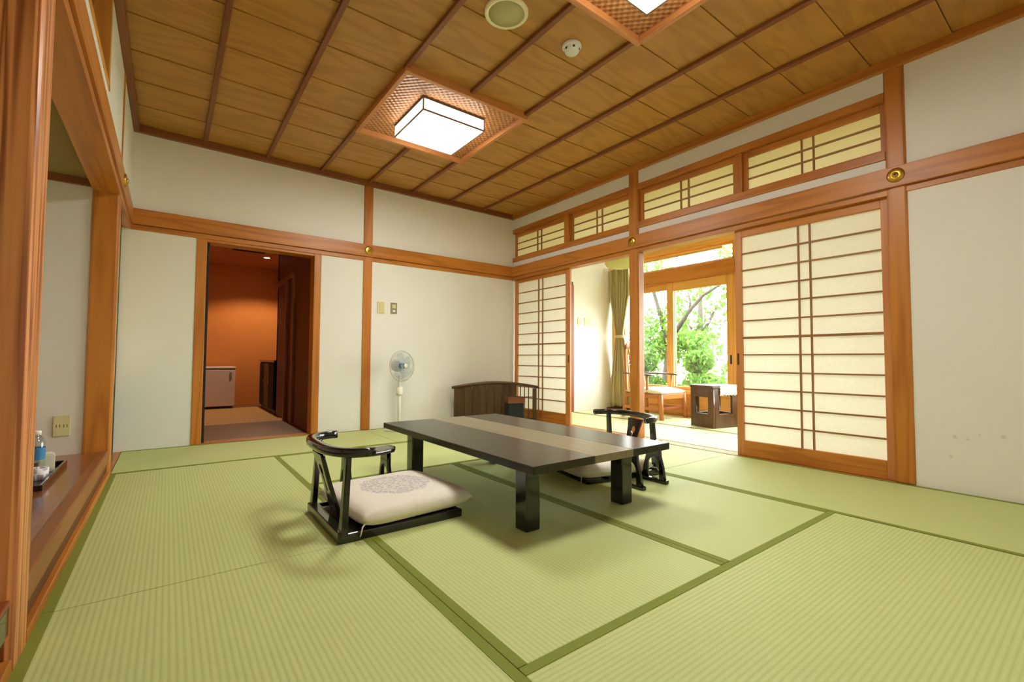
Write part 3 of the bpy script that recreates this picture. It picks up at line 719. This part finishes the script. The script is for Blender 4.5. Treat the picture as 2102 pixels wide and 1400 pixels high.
for k in range(6):
    a = k*PI/3; link('vent_slot', box_mesh((.012, .003, .012), 'dark_slot', 0), sd, (.0445*math.cos(a), .0445*math.sin(a), -.03), (0, 0, a+PI/2))
# ------------------------------------------------------------------ fittings on the walls
def plate(name, label, cat, loc, rz, w, h, mat, kind, group=None):
    t = thing(name, label, cat, loc, rz, group)       # local -Y looks out of the wall
    bx('cover_plate', (-w/2, w/2, -.008, 0, -h/2, h/2), mat, t, .003)
    if kind == 'switch':
        for k in (-1, 0, 1): bx('rocker', (-w*.2, w*.2, -.012, -.007, k*h*.2-.010, k*h*.2+.010), 'cream_plastic' if mat != 'grey_plastic' else 'white_plastic', t, .002)
    elif kind == 'panel':
        bx('display', (-w*.3, w*.3, -.011, -.007, -h*.02, h*.34), 'cream_plastic', t, .002); bx('button', (-w*.2, w*.2, -.012, -.007, -h*.34, -h*.18), 'white_plastic', t, .002)
    else:
        for x in (-.022, -.008, .010, .024): bx('socket_slot', (x-.0015, x+.0015, -.0088, -.007, -.009, .009), 'dark_slot', t)
    return t
plate('wall_switch', 'cream wall switch plate beside the wooden post, left of the pair', 'switch', (2.062, 0, 1.28), 0, .078, .122, 'cream_plastic', 'switch')
plate('wall_switch', 'darker grey control plate, right of the pair beside the post', 'switch', (2.206, 0, 1.28), 0, .072, .118, 'grey_plastic', 'panel')
plate('wall_switch', 'narrow cream switch plate on the sunroom end wall', 'switch', (4.997, -.03, 1.285), 0, .07, .11, 'cream_plastic', 'switch')
plate('wall_switch', 'wide cream control plate on the sunroom end wall', 'switch', (5.168, -.03, 1.29), 0, .13, .11, 'cream_plastic', 'panel')
plate('power_outlet', 'cream power outlet low on the alcove end wall', 'outlet', (-.217, -.95, .33), 0, .074, .122, 'cream_plastic', 'outlet')
def rosette(loc, rot, label):
    t = thing('brass_rosette', label, 'ornament', loc, 0, 'brass nail covers on the picture rail'); t.rotation_euler = rot
    link('disc', lathe([(.044, 0), (.044, .005), (.034, .011), (.014, .011)], 'brass', 24, False), t)
    link('knob', lathe([(.017, .010), (.017, .017), (.008, .021), (.001, .021)], 'brass', 16, False), t)
    link('centre_hole', lathe([(.006, .018), (.006, .0216), (.001, .0216)], 'dark_slot', 12), t)
rosette((W-.03, -3.915, 1.868), (0, -PI/2, 0), 'brass nail cover on the rail over the post by the bare wall')
rosette((W-.03, -1.93, 1.864), (0, -PI/2, 0), 'brass nail cover on the rail over the middle post')
rosette((1.914, -.03, 1.862), (PI/2, 0, 0), 'brass nail cover on the rail over the post near the fan')
rosette((.018, -.92, 1.862), (0, PI/2, 0), 'brass nail cover on the rail over the alcove post')

# ------------------------------------------------------------------ low table
lt = thing('low_table', 'low black lacquered table with a pale wooden band along its top', 'table', (1.848, -2.578, 0), math.radians(.3))
tw, tl, th, tt = .444, .758, .32, .034
bx('top_board', (-tw, -.099, -tl, tl, th-tt, th), 'lacquer_table', lt, .003)
bx('top_board', (.16, tw, -tl, tl, th-tt, th), 'lacquer_table', lt, .003)
tag(bx('top_band', (-.099, .16, -tl+.0005, tl-.0005, th-tt+.0005, th), 'tabband', lt, .001, 'y'), 'pale brown wooden band')
for sx_ in (-1, 1):
    for sy_ in (-1, 1):
        bx('leg', (sx_*.312-.039, sx_*.312+.039, sy_*.560-.039, sy_*.560+.039, 0, th-tt), 'lacquer', lt, .006)
    bx('apron', (sx_*.312-.014, sx_*.312+.014, -.521, .521, th-tt-.045, th-tt), 'lacquer', lt, .003)
for sy_ in (-1, 1): bx('apron', (-.273, .273, sy_*.560-.014, sy_*.560+.014, th-tt-.045, th-tt), 'lacquer', lt, .003)

# ------------------------------------------------------------------ legless chairs, cushions, armrests
def zaisu(label):
    t = thing('floor_chair', label, 'chair', (0,0,0), 0, 'legless floor chairs at the low table')
    # local: +X forward, back frame foot at x=0
    bx('seat_board', (.0, .54, -.225, .225, .008, .026), 'lacquer', t, .004)
    for s in (-1, 1): bx('side_runner', (-.01, .545, s*.235-.011, s*.235+.011, 0, .036), 'lacquer', t, .005)
    bx('back_runner', (-.02, .022, -.246, .246, 0, .045), 'lacquer', t, .005); bx('front_runner', (.515, .545, -.225, .225, 0, .034), 'lacquer', t, .005)
    n = 25; pts, ws, hs = [], [], []
    for k in range(n):
        a = PI*(.5+(-.5+k/(n-1))*1.0); u = -1+2*k/(n-1)
        y = .268*math.sin(u*PI/2*.98)/math.sin(PI/2*.98); x = -.045+.16*abs(u)**2.6
        pts.append((x, y, .358-.004*abs(u))); ws.append(.046-.008*abs(u)**3); hs.append(.038)
    link('back_rail', sweep_mesh(pts, ws, hs, 'lacquer'), t)
    for s in (-1, 1):
        p0, p1 = Vector((.003, s*.232, .02)), Vector((.022, s*.222, .345))
        o = link('back_post', sweep_post(p0, p1, (.026, .044), (.022, .034)), t)
    # splat with a keyhole, leaning back
    out = [(-.062, 0), (-.050, .10), (-.046, .17), (-.056, .25), (-.070, .31), (.070, .31), (.056, .25), (.046, .17), (.050, .10), (.062, 0)]
    hole = [(.024*math.cos(2*PI*k/16), .232+.024*math.sin(2*PI*k/16)) for k in range(-3, 12)]
    hole = [(.024*math.sin(a), .232-.024*math.cos(a)) for a in [math.radians(v) for v in range(24, 337, 24)]]+[(-.007, .17), (-.011, .13), (.011, .13), (.007, .17)]
    me = plate_mesh([out, hole], .018, 'lacquer', YZ)
    link('back_splat', me, t, (.05, 0, .03), (0, math.radians(-16.5), 0))
    return t
def sweep_post(p0, p1, s0, s1):
    bm = bmesh.new(); vs = []
    for p, s in ((p0, s0), (p1, s1)):
        vs.append([bm.verts.new(p+Vector((a*s[0]/2, b*s[1]/2, 0))) for a, b in ((-1,-1),(1,-1),(1,1),(-1,1))])
    for i in range(4): bm.faces.new((vs[0][i], vs[0][(i+1)%4], vs[1][(i+1)%4], vs[1][i]))
    bm.faces.new(list(reversed(vs[0]))); bm.faces.new(vs[1]); bmesh.ops.recalc_face_normals(bm, faces=bm.faces)
    bmesh.ops.bevel(bm, geom=list(bm.edges), offset=.004, segments=2, affect='EDGES', profile=.5)
    return mesh_from_bm('post', bm, MATS['lacquer'])
def kyosoku(label):
    t = thing('armrest_stand', label, 'armrest', (0,0,0), 0, 'low lacquered armrest stands')
    n = 15; pts, ws, hs = [], [], []
    for k in range(n):
        u = -1+2*k/(n-1); pts.append((u*.150, 0, .222+.012*u*u)); ws.append((.155 if abs(u) < .8 else .155*math.sqrt(max(.02, 1-((abs(u)-.8)/.2)**2*.75)))); hs.append(.024)
    link('top_board', sweep_mesh(pts, ws, hs, 'lacquer', 'x', 18, .45), t)
    for s in (-1, 1):
        out = [(-.085, .022), (-.062, .022), (.062, .022), (.085, .022)]
        arch = [(-.042, .022)]+[(.042*math.cos(a), .10+.05*math.sin(a)) for a in [PI-PI*k/10 for k in range(11)]]+[(.042, .022)]
        shape = [(-.082, .022)]+arch+[(.082, .022), (.070, .09), (.052, .15), (.048, .216), (-.048, .216), (-.052, .15), (-.070, .09)]
        link('arched_leg', plate_mesh([shape], .022, 'lacquer', YZ), t, (s*.108, 0, 0))
        bx('foot', (s*.108-.017, s*.108+.017, -.095, .095, 0, .024), 'lacquer', t, .006)
    return t
def cushion(label):
    t = thing('floor_cushion', label, 'cushion', (0,0,0), 0, 'cream floor cushions')
    link('cover', pad_mesh(.56, .57, .098, 'cushion', 30, 0, 7), t)
    for a, b in ((-1,-1),(1,-1),(1,1),(-1,1)):
        tube('tassel', [(a*.262, b*.267, .038), (a*.283, b*.288, .034), (a*.294, b*.30, .012), (a*.299, b*.303, .003)], [.004, .003, .0025, .002], 'tassel', t, 6)
    return t
z1 = zaisu('black lacquered legless chair on the near side, its curved back to the alcove'); z1.location = (.845, -2.592, 0)
z2 = copy_tree(z1); z2['label'] = 'black lacquered legless chair beyond the table, facing the alcove'
z2.location = (2.838, -2.668, 0); z2.rotation_euler = (0, 0, PI-math.radians(11))
c1 = cushion('cream floor cushion on the legless chair near the alcove'); c1.location = (1.175, -2.56, .0265)
c1.rotation_euler = (0, 0, math.radians(4))
c2 = copy_tree(c1); c2['label'] = 'cream floor cushion half hidden beyond the table legs'
c2.location = (2.838-.33*math.cos(math.radians(11)), -2.668+.33*math.sin(math.radians(11)), .0265); c2.rotation_euler = (0, 0, PI-math.radians(11))
k1 = kyosoku('black armrest stand with arched legs behind the near legless chair'); k1.location = (1.150, -2.225, 0)
k2 = copy_tree(k1); k2['label'] = 'black armrest stand with arched legs beyond the table corner leg'; k2.location = (2.535, -2.988, 0)

# ------------------------------------------------------------------ standing fan
fan = thing('standing_fan', 'white standing electric fan with blue blades against the white wall', 'fan', (2.20, -.20, 0), 0)
link('base', lathe([(.145, 0), (.148, .012), (.14, .024), (.05, .04), (.024, .055)], 'white_plastic', 40), fan)
link('pole', lathe([(.0165, .05), (.0165, .36), (.012, .362), (.012, .56)], 'white_plastic', 20), fan)
link('control_box', lathe([(.03, .36), (.034, .38), (.034, .43), (.026, .45)], 'white_plastic', 24), fan)
FD = Vector((.30, -.95, .05)).normalized()
fr_ = FD.to_track_quat('Z', 'Y').to_euler()
hd_ = Vector((.01, -.03, .66))
link('motor_housing', lathe([(.02, -.13), (.045, -.12), (.056, -.08), (.056, -.03), (.03, -.018)], 'white_plastic', 28), fan, hd_, fr_)
gd = bmesh.new()
R = .158
for zz, rr in ((.0, R), (.035, R*.90), (.05, R*.62), (.057, R*.3), (-.03, R*.80)):
    tube_bm(gd, [(rr*math.cos(2*PI*k/40), rr*math.sin(2*PI*k/40), zz) for k in range(41)], .0040 if rr == R else .0014, 5)
for k in range(44):
    a = 2*PI*k/44; c, s = math.cos(a), math.sin(a)
    tube_bm(gd, [(rr*c, rr*s, zz) for rr, zz in ((.03, .058), (R*.62, .05), (R*.9, .035), (R, 0))], .0011, 4)
    tube_bm(gd, [(rr*c, rr*s, zz) for rr, zz in ((.05, -.035), (R*.8, -.03), (R, 0))], .0008, 4)
link('wire_guard', mesh_from_bm('guard', gd, MATS['guard_wire'], True), fan, hd_, fr_)
link('guard_badge', lathe([(.022, .056), (.022, .061), (.002, .063)], 'white_plastic', 24), fan, hd_, fr_)
link('hub', lathe([(.03, -.015), (.03, .02), (.02, .03), (.002, .032)], 'bottle_label', 24), fan, hd_, fr_)
def blade_mesh():
    bm = bmesh.new(); g = []
    for i in range(9):
        r = .026+.112*i/8; wdt = .035+.07*math.sin(PI*min(1, i/8*.62+.18)); row = []
        for j in range(7):
            v = -.5+j/6; a = v*wdt*1.25/max(r, .05); row.append(bm.verts.new((r*math.cos(a+.25*i/8), r*math.sin(a+.25*i/8), v*.035*(1-.3*i/8))))
        g.append(row)
    for a, b in zip(g, g[1:]):
        for j in range(6): bm.faces.new((a[j], a[j+1], b[j+1], b[j]))
    bmesh.ops.solidify(bm, geom=list(bm.faces), thickness=.0015)
    bmesh.ops.recalc_face_normals(bm, faces=bm.faces)
    return mesh_from_bm('blade', bm, MATS['blade_blue'], True)
bmh = blade_mesh(); q0 = FD.to_track_quat('Z', 'Y')
for k in range(5):
    o = link('blade', bmh, fan, hd_); o.rotation_euler = (q0 @ Vector((0,0,1)).rotation_difference(Vector((0,0,1))) @ Matrix.Rotation(2*PI*k/5+.3, 3, 'Z').to_quaternion()).to_euler()

# ------------------------------------------------------------------ low screen in the corner and the box before it
scv = Vector((3.71-2.87, -.61+.16, 0)); sl_ = scv.length; sa = math.atan2(scv.y, scv.x)
scr = thing('low_screen', 'low dark wooden screen with an arched top in the corner', 'screen', (2.87, -.16, 0), sa)
nb = 7; xs0, xs1 = .035, sl_*.66
arch = lambda x: .405+.055*math.sin(PI*min(1, max(0, x/sl_)))
for k in range(nb):
    a = xs0+(xs1-xs0)*k/nb; b = xs0+(xs1-xs0)*(k+1)/nb
    link('board', plate_mesh([[(a+.001, .05), (b-.001, .05), (b-.001, arch(b)+.002), (a+.001, arch(a)+.002)]], .014, 'screen', XZ, 'z'), scr)
bx('backing_board', (xs0, xs1, .007, .012, .05, .40), 'screen', scr, 0, 'z')
bx('end_post', (0, .035, -.018, .018, 0, .405), 'screen', scr, .004); bx('end_post', (sl_-.045, sl_, -.018, .018, 0, .40), 'screen', scr, .004); bx('middle_post', (xs1, xs1+.085, -.016, .016, 0, .455), 'screen', scr, .004)
bx('bottom_rail', (.035, sl_-.045, -.013, .013, .02, .055), 'screen', scr, .003)
link('arched_rail', sweep_mesh([(-.025+(sl_+.05)*k/16, 0, .412+.056*math.sin(PI*k/16)) for k in range(17)], [.05]*17, [.032]*17, 'screen'), scr)
x0_, x1_ = xs1+.085, sl_-.045
for k in range(1, 4): bx('lattice_bar', (x0_+(x1_-x0_)*k/4-.005, x0_+(x1_-x0_)*k/4+.005, -.006, .006, .055, .43), 'screen', scr)
for zz in (.14, .30): bx('lattice_bar', (x0_, x1_, -.005, .005, zz-.004, zz+.004), 'screen', scr)
for s in (.02, sl_-.022): bx('foot', (s-.02, s+.02, -.085, .085, 0, .022), 'screen', scr, .006)
bxx = thing('waste_bin', 'black square bin with a reddish wooden rim before the low screen', 'bin', (3.30, -.72, 0), math.radians(-20))
bx('body', (-.085, .085, -.085, .085, 0, .262), 'box_black', bxx, .006)
for s in (-1, 1):
    bx('rim', (-.095, .095, s*.088-.007, s*.088+.007, .262, .325), 'rust_dark', bxx, .003); bx('rim', (s*.088-.007, s*.088+.007, -.081, .081, .262, .325), 'rust_dark', bxx, .003)
bx('inner_lid', (-.081, .081, -.081, .081, .262, .315), 'rust', bxx, .003)

# ------------------------------------------------------------------ tray with bottle on the alcove floor
ZT = .1585
tr = thing('tray', 'black lacquered tray on the alcove floor holding a water bottle', 'tray', (-.30, -1.60, ZT))
bx('tray_base', (-.15, .15, -.30, .30, 0, .008), 'lacquer', tr, .002)
for s in (-1, 1):
    bx('tray_rim', (s*.15-.006, s*.15+.006, -.306, .306, 0, .026), 'lacquer', tr, .003); bx('tray_rim', (-.144, .144, s*.30-.006, s*.30+.006, 0, .026), 'lacquer', tr, .003)
bo = thing('water_bottle', 'clear plastic water bottle with a blue label on the black tray', 'bottle', (-.215, -1.60, ZT+.0085))
link('bottle_body', lathe([(.027, 0), (.031, .006), (.031, .06), (.0295, .066), (.031, .072), (.031, .15), (.024, .178), (.0125, .192), (.0125, .203)], 'clear_plastic', 28), bo)
tag(link('label_wrap', lathe([(.0318, .082), (.0318, .138)], 'bottle_label', 28, False), bo), 'blue printed label')
link('cap', lathe([(.0145, .196), (.0145, .214), (.013, .216)], 'white_plastic', 20), bo)
link('neck_ring', lathe([(.0165, .186), (.0165, .190)], 'clear_plastic', 20), bo)
pb = thing('paper_box', 'small cream paper packet beside the water bottle', 'box', (-.197, -1.475, ZT+.0085), .2)
bx('packet', (-.028, .028, -.038, .038, 0, .085), 'paper_box', pb, .003); bx('flap', (-.02, .02, -.036, .036, .085, .089), 'paper_box', pb, .001)
tc_ = thing('tea_cup', 'small patterned tea cup on the tray beside the bottle', 'cup', (-.19, -1.685, ZT+.0085))
link('cup_body', lathe([(.020, 0), (.022, .004), (.032, .02), (.034, .055), (.0315, .055), (.029, .02), (.005, .008)], 'lace', 28), tc_)
link('foot_ring', lathe([(.019, 0), (.019, .004), (.016, .004)], 'lace', 20), tc_)
